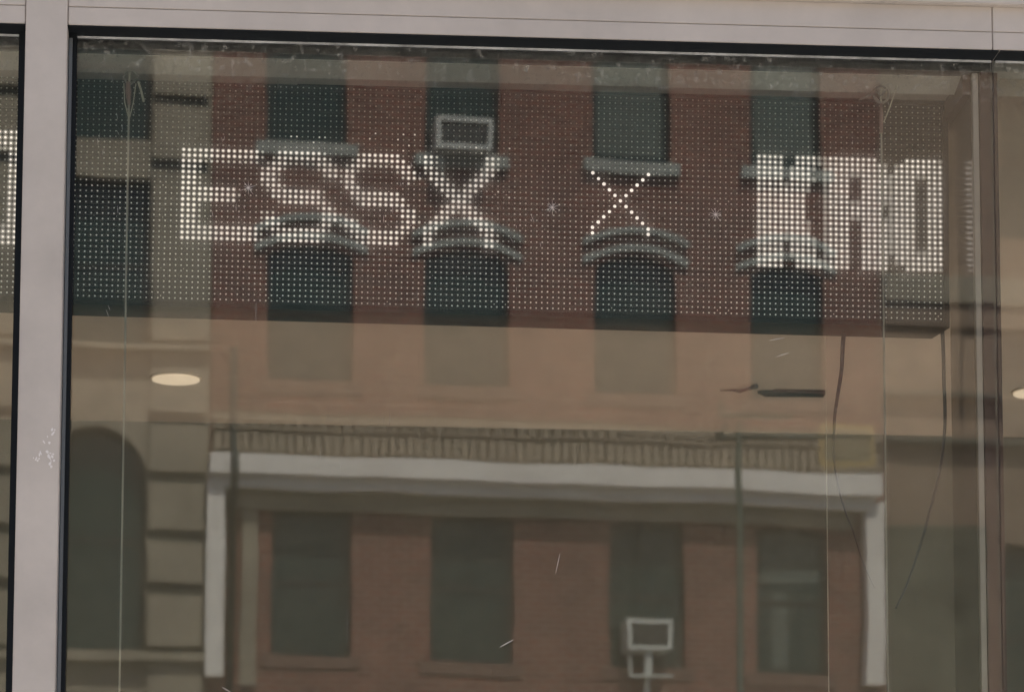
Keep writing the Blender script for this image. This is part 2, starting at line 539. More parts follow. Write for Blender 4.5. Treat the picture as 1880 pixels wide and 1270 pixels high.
# fin and brown post at the pane joint
fx0 = on_y(1787, 400, 0.02).x
fx1 = on_y(1797, 400, 0.02).x
px1 = on_y(1831, 400, 0.02).x
zt = HC-0.0005
fin = empty('window_fin', (fx0, 0.01, 0.0), 'shallow glossy side panel with bright metal edge between sign and brown post', 'side panel')
M['finface'] = mat('glossy laminate', (0.22, 0.185, 0.15), 0.13, spec=0.9)
f = MB().box(0, fx1-fx0, 0.012, 0.172, 0.02, zt).build('panel_face', M['finface'], fin)
MB().box(-0.0005, fx1-fx0, 0.0, 0.0118, 0.02, zt).build('edge_trim', M['aludull'], fin, bevel=0.0008)
MB().box(-0.012, -0.0006, 0.012, 0.172, zt-0.03, zt).build('top_rail', M['post'], fin)
po = MB().box(fx1+0.0006, px1, 0.006, 0.175, 0.02, zt).build('brown_post', M['post'], None, bevel=0.001)
tag(po, 'dark brown upright post behind the pane joint, right of the metal edged fin', 'post')

# downlights
def downlight(px, py, label, first=None):
    p = on_z(px, py, HC)
    if first: d = copy_tree(first)
    else:
        d = empty('downlight', (0, 0, 0), '', 'ceiling light', group='round recessed downlights')
        MB().cyl((0, 0), 0.052, -0.0035, 0.0).build('trim_ring', M['trimwhite'], d)
        MB().cyl((0, 0), 0.0475, -0.006, -0.0036).build('lit_lens', M['lamp'], d)
    d.location = (p.x, p.y, HC)
    d['label'] = label
    s = bpy.data.lights.new('downlight_beam', 'SPOT')
    s.energy = 190
    s.spot_size = math.radians(54)
    s.spot_blend = 0.35
    s.shadow_soft_size = 0.045
    s.color = (1.0, 0.80, 0.58)
    so_ = bpy.data.objects.new('downlight_beam', s)
    COL.objects.link(so_)
    so_.parent = d
    so_.location = (0, 0, -0.012)
    return d
D1 = downlight(323, 692.5, 'round warm downlight in the ceiling below the left part of the dotted sign')
D2 = downlight(1903, 718, 'warm downlight cut by the frame edge, seen in the pane right of the brown post', D1)

# ------------------------------------------------------------------ LED sign
P = 0.008
NC, NR = 160, 40
letters = {}
def put(letter, r, spec):
    """spec: 'a-b' bright run, '~a-b' half bright run, comma separated columns"""
    d = letters.setdefault(letter, {})
    for t in spec.split(','):
        t = t.strip()
        lv = 2
        if t[0] == '~':
            lv = 1
            t = t[1:]
        a, b = (t.split('-')+[t])[:2] if '-' in t else (t, t)
        for c in range(int(a), int(b)+1): d[(c, r)] = lv
# E
put('letter_e', 12, '23-36,~37'); put('letter_e', 13, '23-36,~37'); put('letter_e', 14, '23-25,26,~27-36')
for r in (15, 16, 17, 18): put('letter_e', r, '23-25,~26')
put('letter_e', 19, '23-32'); put('letter_e', 20, '23-32,~33'); put('letter_e', 21, '23-32')
for r in (22, 23, 24, 25): put('letter_e', r, '23-25,~26')
put('letter_e', 26, '23-36,~37'); put('letter_e', 27, '23-36,~37'); put('letter_e', 28, '23-36,~37')
# first S
s1 = {12: '40-47,~48', 13: '~39,40-48,~49', 14: '~38,39-41,~42-46,47-49,~50', 15: '~37,38-40,~41,~47,48-50', 16: '37-39,~40,~48,49-50',
      17: '37-39,~40', 18: '~37,38-40,~41', 19: '~38,39-47,~48', 20: '39-47,~48', 21: '~40,41-48,~49', 22: '~47,48-49,~50', 23: '~37-39,48-50',
      24: '~37,38-39,~40,48-50', 25: '~37,38-40,~41,~47,48-49', 26: '~38,39-48,~49', 27: '~39,40-47,~48', 28: '~40,41-47,~48'}
for r, v in s1.items(): put('letter_s', r, v)
s2 = {12: '~54,55-61', 13: '~53,54-62', 14: '~52,53-55,~56-60,61-63', 15: '~51,52-53,~54,~61,62-64', 16: '~51,52-53,~62,63-64,~65',
      17: '~51,52-53,~63', 18: '52-54', 19: '53-61', 20: '~53,54-62', 21: '~54,55-62,~63', 22: '~61,62-64', 23: '~51-52,62-64',
      24: '~51,52-53,~54,~62,63-64,~65', 25: '~51,52-54,~61,62-63,~64', 26: '~52,53-62,~63', 27: '~53,54-61,~62', 28: '~54,55-61'}
for r, v in s2.items(): put('letter_s_second', r, v)
xx = {12: '66-67,~68,77-78,~79', 13: '66-67,~68,77-78,~79', 14: '66-67,~68,~76,77-78,~79', 15: '~66,67-68,~69,~75,76-78', 16: '67-69,~70,~74,75-77',
      17: '68-70,~71,~73,74-76', 18: '69-71,~72,73-75', 19: '70-74', 20: '71-73,~74', 21: '~69,70-74,~75', 22: '69-71,~72,73-75,~76',
      23: '68-70,~73,74-76,~77', 24: '67-69,~70,75-77,~78', 25: '66-68,76-78', 26: '66-67,~68,~76,77-78,~79', 27: '66-67,77-78,~79', 28: '66-67,77-78'}
for r, v in xx.items(): put('letter_x', r, v)
for k in range(11): put('small_cross', 14+k, '%d,%d' % (96+k, 106-k))
put('small_cross', 25, '96,106')
d = letters['small_cross']
kk = {10: '133-136,~137', 11: '133-136,~137', 12: '~132,133-135,~136', 13: '132-135', 14: '132-135,~136', 15: '~131,132-135', 16: '131-134,~135',
      22: '131-134,~135', 23: '131-134,~135', 24: '~131,132-135', 25: '~131,132-135,~136', 26: '132-135,~136', 27: '132-136', 28: '~132,133-136',
      29: '133-136,~137', 30: '133-137'}
for r in range(10, 31): put('letter_k', r, '126-130,' + kk.get(r, '131-134'))
rr_ = {10: '143-147', 11: '143-148,~149', 12: '143-149', 13: '~143-144,145-149', 18: '~143-144,145-148,~149', 19: '143-148', 20: '143-148',
       21: '~143-144,145-148,~149'}
for r in range(10, 31): put('letter_r', r, '~138,139-142,' + rr_.get(r, '145-149'))
oo = {10: '153-158,~159', 11: '~151,152-159', 12: '151-159', 13: '~150,151-154,~155-156,157-159', 27: '~150,151-154,~155-156,157-159',
      28: '151-159', 29: '~151,152-159', 30: '153-158,~159'}
for r in range(10, 31): put('letter_o', r, oo.get(r, '~150,151-154,157-159'))
litset = {}
stray = set()
for L, dd in letters.items(): litset.update(dd)
for px, py in ((534.5, 251), (544.6, 251), (586, 252), (596, 252), (575.7, 262), (689, 245), (741, 247), (762, 247), (679, 255.5), (730, 256), (751, 267), (740.6, 277), (874, 270), (884, 281), (936, 273.5), (914, 352), (935, 363)):
    q = on_y(px, py, 0.145)
    th = 0.0068
    a, b = q.x-0.3376, q.z-(1.6+1.2863)
    u, v = a*math.cos(th)-b*math.sin(th), a*math.sin(th)+b*math.cos(th)
    c, r = round(u/P+80), round(20-v/P)
    if (c, r) not in litset:
        stray.add((c, r))

def uz(c, r): return (c-80)*P, (20-r)*P
def dome(mb, c, r, rad, seg=8, proud=0.6, jit=0):
    u, v = uz(c, r)
    u += random.uniform(-jit, jit); v += random.uniform(-jit, jit)
    y0 = -0.0022
    b = mb.bm
    base = [b.verts.new((u+rad*math.cos(2*math.pi*k/seg), y0, v+rad*math.sin(2*math.pi*k/seg))) for k in range(seg)]
    mid = [b.verts.new((u+rad*0.72*math.cos(2*math.pi*k/seg), y0-rad*proud*0.7, v+rad*0.72*math.sin(2*math.pi*k/seg))) for k in range(seg)]
    top = b.verts.new((u, y0-rad*proud, v))
    for k in range(seg):
        f = b.faces.new((base[k], base[(k+1) % seg], mid[(k+1) % seg], mid[k])); f.material_index = mb.mi; f.smooth = True
        f = b.faces.new((mid[k], mid[(k+1) % seg], top)); f.material_index = mb.mi; f.smooth = True

sign = empty('led_sign', (0.3376, 0.145, 1.6+1.2863), 'long black dot matrix sign lit with ESSX, a small cross and KRO', 'LED sign',
             rot=(0, 0.0068, 0), group='dot matrix signs hung in the shop windows')
U0, U1 = (-0.5-80)*P, (159.5-80)*P
V0, V1 = (20-39.5)*P, (20+0.5)*P
mg = 0.0085
# housing: shallow tray with mitred ends
mb = MB()
mb.prism([(U0-mg, -0.003), (U1+mg, -0.003), (U1+mg-0.012, 0.066), (U0-mg+0.012, 0.066)], 'z', V0-mg, V0-0.0008)
mb.prism([(U0-mg, -0.003), (U1+mg, -0.003), (U1+mg-0.012, 0.066), (U0-mg+0.012, 0.066)], 'z', V1+0.0008, V1+mg)
mb.box(U0-mg, U0-0.0008, -0.003, 0.02, V0-0.0008, V1+0.0008)
mb.box(U1+0.0008, U1+mg, -0.003, 0.02, V0-0.0008, V1+0.0008)
mb.box(U0, U1-0.004, 0.02, 0.066, V0-0.0008, V1+0.0008)
mb.build('housing', M['housing'], sign)
for mc in range(4):
    for mr in range(2):
        mb = MB()
        a, b = (mc*40-0.5-80)*P, (mc*40+39.5-80)*P
        t, bt = (20-(mr*20-0.5))*P, (20-(mr*20+19.5))*P
        mb.box(a+0.0003, b-0.0003, -0.0008, 0.018, bt+0.0003, t-0.0003)
        # the louvre ribs above each row of lamps
        for r in range(mr*20, mr*20+20):
            z = (20-r)*P+0.0034
            mb.quad([(a+0.0005, -0.0022, z), (b-0.0005, -0.0022, z), (b-0.0005, -0.0008, z+0.0010), (a+0.0005, -0.0008, z+0.0010)])
        mb.mi = 1
        for c in range(mc*40, mc*40+40):
            for r in range(mr*20, mr*20+20):
                if (c, r) in stray:
                    mb.mi = 2; dome(mb, c, r, 0.0014, seg=6, jit=0.00012); mb.mi = 1
                elif (c, r) not in litset:
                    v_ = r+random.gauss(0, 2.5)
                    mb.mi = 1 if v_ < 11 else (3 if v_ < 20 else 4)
                    dome(mb, c, r, (0.00115 if v_ < 11 else 0.00122)+random.uniform(-0.0001, 0.0001), seg=6, jit=0.00012)
                    mb.mi = 1
        # fixing screws sitting between the lamps
        for (c, r) in ((mc*40+0.9-0.4, mr*20+18.5), (mc*40+19.5, mr*20+18.6), (mc*40+38.5, mr*20+18.5)):
            dome(mb, c, r, 0.0010, seg=6)
        for r in (mr*20+4.5, mr*20+13.6):
            for c in (3.5, 7.5, 11.5, 19.5, 23.5, 27.5, 33.5):
                if random.random() < 0.8: dome(mb, mc*40+c, r+mc*0.02, 0.0006, seg=6, jit=0.0006)
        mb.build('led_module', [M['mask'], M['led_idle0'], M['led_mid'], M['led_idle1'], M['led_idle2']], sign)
for L, dd in letters.items():
    mb = MB()
    for (c, r), lv in dd.items():
        mb.mi = 0 if lv == 2 else 1
        big = 0.0026 if L == 'small_cross' else (0.00215 if lv == 2 else 0.0016)
        if L in ('letter_k', 'letter_r', 'letter_o'): big *= 0.97
        if L == 'stray_lit_dots': big = 0.0012
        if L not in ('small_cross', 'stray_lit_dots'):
            mb.mi = 2  # painted halo disc under the lamp
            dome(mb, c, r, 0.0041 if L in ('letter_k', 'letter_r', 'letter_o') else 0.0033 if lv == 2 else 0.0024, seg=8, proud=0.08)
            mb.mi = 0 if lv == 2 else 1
        dome(mb, c, r, big*random.uniform(0.93, 1.07), seg=8, proud=0.5, jit=0.00018)
    nm = 'letter_s' if L == 'letter_s_second' else L
    mb.build(nm, [M['led_on'], M['led_mid'], M['led_halo']], sign)
for u in (-0.5, 0.0, 0.5):
    MB().box(u-0.012, u+0.012, 0.03, 0.034, V1+mg, HC-(1.6+1.2863)+0.0068*u-0.0005).build('hanger', M['clamp'], sign)
# the neighbouring sign in the window on the other side of the mullion
e1 = on_y(33.5, 448, 0.145)
e2 = on_y(1723.8, 498, 0.145)
sign2 = copy_tree(sign)
sign2.location.x -= (e2.x-e1.x)
sign2.location.z += (e1.z-e2.z)
sign2['label'] = 'second dot matrix sign, only its lit end seen left of the pale mullion'
print('sign shift', e2.x-e1.x, e1.z-e2.z)

# ------------------------------------------------------------------ display wires
def wire(px0, py0, px1_, py1_, label):
    top = on_z(px0, py0, HC)
    dy = top.y
    b = on_y(px1_, py1_, dy)
    slope = 0
    r = empty('hanging_wire', (top.x, dy, 0.02), label, 'wire', group='thin steel display wires')
    x_b = 0.0
    MB().tube([(0, 0, 0.0), (0, 0, (HC-0.02)*0.5), (0, 0, HC-0.02-0.012)], 0.00135, 8).build('wire', M['steel'], r)
    MB().cyl((0, 0), 0.009, 0, 0.006, 16).build('floor_anchor', M['clamp'], r)
    return r, top
w1, t1 = wire(238, 119, 221, 1270, 'thin steel wire hanging in front of the unlit left end of the sign')
w2, t2 = wire(1617, 149, 1631, 1270, 'thin steel wire with round clamp hanging in front of the letters KRO')
def ring(mb, c, rad, r, sx=1, sz=1, n=20):
    mb.tube([(c[0]+rad*sx*math.cos(2*math.pi*k/n), c[1], c[2]+rad*sz*math.sin(2*math.pi*k/n)) for k in range(n)], r, 6, closed=True)
k1 = 1/1315.0     # metres per photo pixel at the wires
def loc1(px, py, t, px0, py0): return ((px-px0)*k1, 0, HC-0.02-(py-py0)*k1)
# left clamp: eye, kite shaped loop, white tie tail
L_ = lambda px, py: loc1(px, py, t1, 238, 119)
mb = MB()
mb.tube([L_(228, 119.5), L_(248, 119.5)], 0.0014, 6)
ring(mb, L_(238, 125), 0.0045, 0.0011)
mb.tube([L_(237, 129), L_(226, 143), L_(232, 153), L_(243, 153), L_(255, 142), L_(240, 129)], 0.0013, 6)
mb.tube([L_(229, 146), L_(238, 160), L_(250, 148)], 0.0012, 6)
mb.build('ceiling_clamp', M['clamp'], w1)
MB().tube([L_(236, 152), L_(236.5, 170), L_(238, 196)], [0.003, 0.0042, 0.0022], 8).build('sleeve', M['sleeve'], w1)
mb = MB()
mb.tube([L_(254, 151), L_(259, 165), L_(265, 189)], 0.0016, 6)
mb.tube([L_(228, 155), L_(230, 190), L_(238, 222)], 0.0007, 6)
mb.tube([L_(250, 155), L_(246, 190), L_(240, 218)], 0.0007, 6)
mb.tube([L_(233, 150), L_(234, 180), L_(239, 205)], 0.0005, 6)
mb.build('wire_tail', M['steel'], w1)
R_ = lambda px, py: loc1(px, py, t2, 1617, 149)
mb = MB()
ring(mb, R_(1617, 150), 0.0040, 0.0011)
mb.tube([R_(1617, 153), R_(1616, 160)], 0.0022, 6)
ring(mb, R_(1617, 175), 0.0105, 0.0017, 1.05, 1.2)
mb.tube([R_(1609, 168), R_(1590, 180), R_(1575, 187)], [0.0030, 0.0028, 0.0006], 6)
mb.tube([R_(1628, 165), R_(1616, 178), R_(1606, 166)], 0.0018, 6)
mb.tube([R_(1605, 180), R_(1612, 188), R_(1617, 191)], 0.0017, 6)
mb.build('ceiling_clamp', M['clamp'], w2)
MB().tube([R_(1617, 191), R_(1617, 215), R_(1617, 249)], [0.0014, 0.0030, 0.0026], 8).build('sleeve', M['sleeve'], w2)
mb = MB()
mb.tube([R_(1645, 166), R_(1633, 200), R_(1622, 228)], 0.0009, 6)
mb.tube([R_(1645, 166), R_(1653, 136)], 0.0014, 6)
mb.build('wire_tail', M['steel'], w2)
# faint third wire, deeper in the shop
p3 = on_y(1519, 1000, 0.9)
w3 = empty('hanging_wire', (p3.x, 0.9, 0.02), 'faint thin wire deeper in the shop, under the letter K end of the sign', 'wire', group='thin steel display wires')
MB().tube([(0, 0, 0), (0, 0, on_y(1519, 905, 0.9).z-0.02), (0.0, 0, HC-0.021)], 0.0006, 6).build('wire', M['steel'], w3)

# ------------------------------------------------------------------ power cables under the sign
def cable(name, label, pts, rad, m, y0=0.17):
    P3 = [on_y(p[0], p[1], (p[2] if len(p) > 2 else y0)) for p in pts]
    # smooth with Catmull-Rom
    Q = []
    for i in range(len(P3)-1):
        a = P3[max(i-1, 0)]; b = P3[i]; c = P3[i+1]; d_ = P3[min(i+2, len(P3)-1)]
        for k in range(6):
            t = k/6
            Q.append(0.5*((2*b)+(c-a)*t+(2*a-5*b+4*c-d_)*t*t+(3*b-a-3*c+d_)*t**3))
    Q.append(P3[-1])
    base = Q[-1]
    rads = [rad[0]+(rad[1]-rad[0])*i/(len(Q)-1) for i in range(len(Q))]
    o = MB().tube([q-base for q in Q], rads, 8).build(name, m)
    o.location = base
    return tag(o, label, 'cable')
cable('power_cable', 'short dark power cable hanging from the underside of the sign below the letter K',
      [(1549, 612), (1547, 640), (1545, 680), (1538, 725), (1533, 760), (1531, 800), (1532, 850), (1541, 900), (1554, 945), (1566, 975), (1584, 1030), (1606, 1078)], (0.0034, 0.0004), M['cable'])
cable('power_cable', 'long thin cable curving down from the right bottom corner of the sign',
      [(1730, 606), (1732, 650), (1733, 700), (1735, 750), (1734, 795), (1726, 860), (1712, 920), (1694, 985), (1680, 1030), (1664, 1075), (1645, 1116)], (0.0030, 0.0015), M['cablegrey'])

# ------------------------------------------------------------------ opposite side of the street (seen mirrored in the panes)
# virtual (mirror) space: y > 0 ; real: y negated
A_ = math.radians(5.1)
c0 = CAM + ray(1000, 700).normalized()*38.6
OX, OY = c0.x, c0.y          # point of the facade plane in mirror space
ud = Vector((math.cos(A_), math.sin(A_), 0))
nd = Vector((-math.sin(A_), math.cos(A_), 0))
def fac(px, py, off=0.0):
    """pixel -> (u, z) on the facade plane, off metres in front of it"""
    d = ray(px, py)
    O = Vector((OX, OY, 0)) - nd*off
    t = (O-CAM).dot(nd)/d.dot(nd)
    p = CAM + d*t
    q = p - Vector((OX, OY, 0))
    return q.dot(ud), p.z
def fu(px, py, off=0.0): return fac(px, py, off)[0]
def fz(px, py, off=0.0): return fac(px, py, off)[1]
ORG = (OX, -OY, -0.0)
ROT = (0, 0, -A_)
GZ = 0.0
plain('pavement_far', MB().prism([(-60, -27.35), (60, -27.35), (60, -45), (-60, -45)], 'z', -0.15, -0.004), M['concrete'])
plain('kerb_far', MB().box(-60, 60, -27.5, -27.36, -0.16, 0.002), M['stone_grey'])

def wall_holes(u0, u1, z0, z1, holes, depth, m, parent, name='wall', thick=0.45):
    """wall front at y=0, thickness behind; rectangular openings (ua, ub, za, zb) with reveals"""
    us = sorted({u0, u1, *[h[0] for h in holes], *[h[1] for h in holes]})
    zs = sorted({z0, z1, *[h[2] for h in holes], *[h[3] for h in holes]})
    mb = MB()
    for i in range(len(us)-1):
        for j in range(len(zs)-1):
            cu, cz = (us[i]+us[i+1])/2, (zs[j]+zs[j+1])/2
            if any(h[0] < cu < h[1] and h[2] < cz < h[3] for h in holes): continue
            mb.quad([(us[i], 0, zs[j]), (us[i+1], 0, zs[j]), (us[i+1], 0, zs[j+1]), (us[i], 0, zs[j+1])])
    for a, b, c, d_ in holes:
        mb.quad([(a, 0, c), (a, -depth, c), (a, -depth, d_), (a, 0, d_)])
        mb.quad([(b, 0, c), (b, -depth, c), (b, -depth, d_), (b, 0, d_)])
        mb.quad([(a, 0, d_), (b, 0, d_), (b, -depth, d_), (a, -depth, d_)])
        mb.quad([(a, 0, c), (b, 0, c), (b, -depth, c), (a, -depth, c)])
    mb.quad([(u0, -9, z0), (u1, -9, z0), (u1, -9, z1), (u0, -9, z1)])
    mb.quad([(u0, 0, z0), (u0, -9, z0), (u0, -9, z1), (u0, 0, z1)])
    mb.quad([(u1, 0, z0), (u1, -9, z0), (u1, -9, z1), (u1, 0, z1)])
    mb.quad([(u0, 0, z1), (u1, 0, z1), (u1, -9, z1), (u0, -9, z1)])
    return mb.build(name, m, parent)

def sash(u0, u1, z0, z1, parent, depth=0.16, blind=0.0, label=None, curtain=None):
    w_ = 0.06
    mb = MB()
    y0, y1 = -depth, -depth+0.05
    mb.box(u0, u0+w_, y0, y1, z0, z1); mb.box(u1-w_, u1, y0, y1, z0, z1)
    mb.box(u0+w_, u1-w_, y0, y1, z0, z0+w_); mb.box(u0+w_, u1-w_, y0, y1, z1-w_, z1)
    zm = (z0+z1)/2
    mb.box(u0+w_, u1-w_, y0, y1-0.01, zm-0.025, zm+0.025)
    o = mb.build('window', M['winframe'], parent)
    if label: o['label'] = label
    MB().box(u0+w_, u1-w_, y0+0.012, y0+0.02, z0+w_, z1-w_).build('pane', M['winpane'], o)
    if blind > 0:
        MB().box(u0+w_+0.02, u1-w_-0.02, y0+0.0215, y0+0.026, z1-w_-(z1-z0-2*w_)*blind, z1-w_-0.01).build('blind', M['blind'], o)
    if curtain:
        ca_ = u0+(u1-u0)*curtain[0]; cb_ = u0+(u1-u0)*curtain[1]
        n = 9
        pts = [(ca_+(cb_-ca_)*k/n, y0+0.024+0.008*(k % 2)) for k in range(n+1)]
        MB().prism(pts+[(cb_, y0+0.0205), (ca_, y0+0.0205)], 'z', z0+w_+0.01, z1-w_-0.01-(z1-z0)*curtain[2]).build('curtain', M['blind'], o)
    return o

brickb = empty('brick_building', ORG, 'red brick building with four window columns and white cornice, mirrored in the middle pane', 'building', rot=ROT)
uL, uR = fu(385, 700), fu(1620, 700)
TOP = 19.0
rows = {   # row: list of (x0, x1, top, bottom)
    1: [(490, 637, -18, 264), (780, 917, -6, 287), (1088, 1229, 6, 298), (1376, 1508, 16, 311)],
    2: [(493, 646, 445, 700), (779, 935, 457, 712), (1092, 1240, 470, 723), (1376, 1513, 484, 735)],
    3: [(497, 646, 932, 1202), (790, 943, 944, 1214), (1118, 1257, 956, 1226), (1388, 1520, 967, 1237)]}
wins = []
for r, ws in rows.items():
    for i, (a, b, t, bt) in enumerate(ws):
        m_ = (t+bt)/2
        wins.append((r, i, fu(a, m_), fu(b, m_), fz((a+b)/2, bt), fz((a+b)/2, t)))
# floors outside the photograph: one above, shop floor below
for i in range(4):
    w_ = [q for q in wins if q[0] == 1 and q[1] == i][0]
    wins.append((0, i, w_[2], w_[3], w_[4]+3.05, w_[5]+3.05))
holes = [q[2:] for q in wins]
ucz = fz(1000, 1262)
doorway = [(uL+0.7, uL+1.8, 0.15, 2.7), (uL+2.3, uL+4.6, 0.75, 2.9), (uL+5.0, uR-0.6, 0.75, 2.9)]
wall_holes(uL, uR, -0.15, TOP, holes+doorway, 0.2, M['brick'], brickb)
sizes = {}
for r, i, a, b, z0, z1 in wins:
    bl = {(1, 2): 0.97, (1, 3): 0.95, (3, 3): 0.36, (2, 2): 0.0}.get((r, i), 0.0)
    sash(a, b, z0, z1, brickb, blind=bl, curtain={(3, 3): (0.24, 0.46, 0.40)}.get((r, i)))
    # sill
    sx = 0.12
    MB().box(a-sx, b+sx, -0.19, 0.08 if r < 2 else 0.02, z0-0.15, z0-0.002).build('window_sill', M['stone_grey'] if r < 2 else M['sillbrown'], brickb)
    # arched hood over the window, filling the square head
    n = 10
    rise = 0.13 if r != 3 else 0.03
    if r in (0, 1, 2, 3):
        inner = [(a+(b-a)*k/n, z1-rise*(2*k/n-1)**2) for k in range(n+1)]
        mb = MB()
        mb.prism(inner+[(b, z1+0.004), (a, z1+0.004)], 'y', -0.10, 0.006)
        mb.build('window_head', M['brick'], brickb)
        if r == 3: continue
        hw = 0.16
        a2, b2 = a-hw, b+hw
        low = [(a2+(b2-a2)*k/n, z1+0.05-rise*1.25*(2*k/n-1)**2) for k in range(n+1)]
        hi = [(x, z+0.08) for x, z in low[::-1]]
        MB().prism(low+hi, 'y', 0.002, 0.05).build('hood_mould', M['stone_grey'], brickb)
        low = [(x, z+0.22) for x, z in low]
        hi = [(x, z+0.07) for x, z in low[::-1]]
        MB().prism(low+hi, 'y', 0.002, 0.07).build('hood_mould', M['stone_grey'], brickb)
for k, (a, b, c, d_) in enumerate(doorway):
    mb = MB().box(a, b, -0.19, -0.15, c, d_)
    o = mb.build('shop_door' if k == 0 else 'shop_glazing', M['winpane'], brickb)
    mb = MB().box(a, a+0.07, -0.149, -0.08, c, d_).box(b-0.07, b, -0.149, -0.08, c, d_).box(a+0.07, b-0.07, -0.149, -0.08, d_-0.07, d_).box(a+0.07, b-0.07, -0.149, -0.08, c, c+0.09)
    mb.build('door_frame' if k == 0 else 'glazing_frame', M['winframe'], brickb)
# cornice: white projecting slab, grey soffit moulding, olive frieze
zc = [fz(1000, v) for v in (849, 885, 889, 914, 938)]
off = 0.34
ca, cb = fu(385, 850, off), fu(1618, 870, off)
MB().box(ca, cb, 0.002, off, fz(1000, 885, off), fz(1000, 849, off)).build('cornice', M['stone_pale'], brickb)
MB().box(ca+0.05, cb-0.05, 0.002, off-0.13, fz(1000, 912, off-0.13), fz(1000, 885, off)-0.002).build('cornice_moulding', M['stone_pale'], brickb)
MB().box(ca+0.25, cb-0.25, 0.002, 0.06, fz(1000, 950, 0.06), fz(1000, 914, 0.06)).build('frieze', M['limestone'], brickb)
for a, b, zb in ((379, 411, 1240), (1592, 1625, 1256)):
    MB().box(fu(a, 1060, 0.2), fu(b, 1060, 0.2), 0.002, 0.2, fz((a+b)/2, zb, 0.2), fz(1000, 914, off-0.13)+0.1).build('pilaster', M['stone_pale'], brickb)
MB().box(fu(440, 1060, 0.05), fu(470, 1060, 0.05), 0.002, 0.05, fz(455, 1258, 0.05), fz(1000, 952, 0.05)).build('inner_pilaster', M['limestone'], brickb)
MB().box(uL+0.02, uR-0.02, 0.001, 0.012, fz(1000, 849), fz(1000, 772)).build('corbel_band', M['buffdark'], brickb)  # darker buff backing, seen in the gaps between the blocks
# corbel courses below the windows: fine projecting bands and blocks with dark gaps
def blocks(n, fill, y0, y1, o_, name='dentil_course'):
    mb = MB()
    pitch = (uR-uL-0.1)/n
    for k in range(n):
        u = uL+0.05+pitch*k
        top = y0 + (2 if (k*7) % 5 == 0 else 0)
        mb.box(u, u+pitch*fill*random.uniform(0.9, 1.08), 0.0125, o_, fz(1000, y1), fz(1000, top))
    mb.build(name, M['buff'], brickb)
MB().box(uL+0.02, uR-0.02, 0.0125, 0.05, fz(1000, 791), fz(1000, 780)).build('string_course', M['buff'], brickb)
blocks(58, 0.62, 793, 800, 0.06)
MB().box(uL+0.02, uR-0.02, 0.0125, 0.07, fz(1000, 806), fz(1000, 801.5)).build('string_course', M['buff'], brickb)
blocks(74, 0.78, 812, 846, 0.07)
MB().box(uL-0.12, uR+0.12, 0.0, 0.5, TOP-0.9, TOP+0.05).build('roof_cornice', M['stone_grey'], brickb)
MB().box(uL, uR, 0.002, 0.25, 3.25, 3.9).build('shop_fascia', M['winframe'], brickb)
ug = fu(426, 735)
MB().tube([(ug, 0.12, 0.1), (ug, 0.12, fz(427, 925, 0.12)), (ug, 0.40, fz(427, 905, 0.40)), (ug, 0.40, fz(427, 830, 0.4)), (ug, 0.09, fz(427, 815, 0.09)), (ug, 0.07, fz(427, 640, 0.07))], 0.04, 8).build('downpipe', M['winframe'], brickb)

def ac_unit(x0, x1, y0, y1, label, stand=False):
    off = 0.32
    a, b = fu(x0, (y0+y1)/2, off), fu(x1, (y0+y1)/2, off)
    t, bt = fz((x0+x1)/2, y0, off), fz((x0+x1)/2, y1, off)
    cu = (a+b)/2
    w0 = Vector(ORG) + Matrix.Rotation(-A_, 3, 'Z') @ Vector((cu, 0, bt))
    r = empty('air_conditioner', w0, label, 'air conditioner', rot=ROT, group='window air conditioners')
    h, hw = t-bt, (b-a)/2
    e = 0.055
    mb = MB()
    mb.box(-hw, hw, -0.12, off-0.03, 0.0, h)
    mb.box(-hw, -hw+e, off-0.0299, off, 0, h); mb.box(hw-e, hw, off-0.0299, off, 0, h)
    mb.box(-hw+e, hw-e, off-0.0299, off, 0, e); mb.box(-hw+e, hw-e, off-0.0299, off, h-e, h)
    mb.build('casing', M['acwhite'], r)
    mb = MB().box(-hw+e+0.004, hw-e-0.004, off-0.0295, off-0.024, e+0.004, h-e-0.004)
    for k in range(5):
        z = e+0.03+(h-2*e-0.06)*k/4
        mb.box(-hw+e+0.01, hw-e-0.01, off-0.0235, off-0.017, z-0.008, z+0.008)
    mb.build('grille', M['acgrille'], r)
    bm_ = M['acwhite'] if stand else M['stone_grey']
    for s_ in (-1, 1):
        mb = MB().box(s_*(hw-0.08)-0.02, s_*(hw-0.08)+0.02, -0.1, off-0.05, -0.03, -0.001)
        if not stand: mb.box(s_*(hw-0.08)-0.012, s_*(hw-0.08)+0.012, off-0.12, off-0.08, -0.34, -0.0305)
        mb.build('bracket', bm_, r)
    if stand:
        mb = MB().box(-0.045, 0.045, off-0.12, off-0.05, -0.299, -0.002)
        mb.box(-hw+0.02, hw+0.02, 0.16, off-0.02, -0.33, -0.30)
        mb.box(-hw+0.02, -hw+0.05, off-0.1, off-0.07, -0.299, -0.031)
        mb.box(-0.03, 0.03, 0.15, off-0.1, -0.55, -0.331)
        mb.build('stand', bm_, r)
    return r
ac_unit(800, 905, 215, 272, 'white air conditioner in the upper window above the letter X of the sign')
ac_unit(1152, 1234, 1132, 1190, 'white air conditioner on a stand in the low window below the cornice', True)

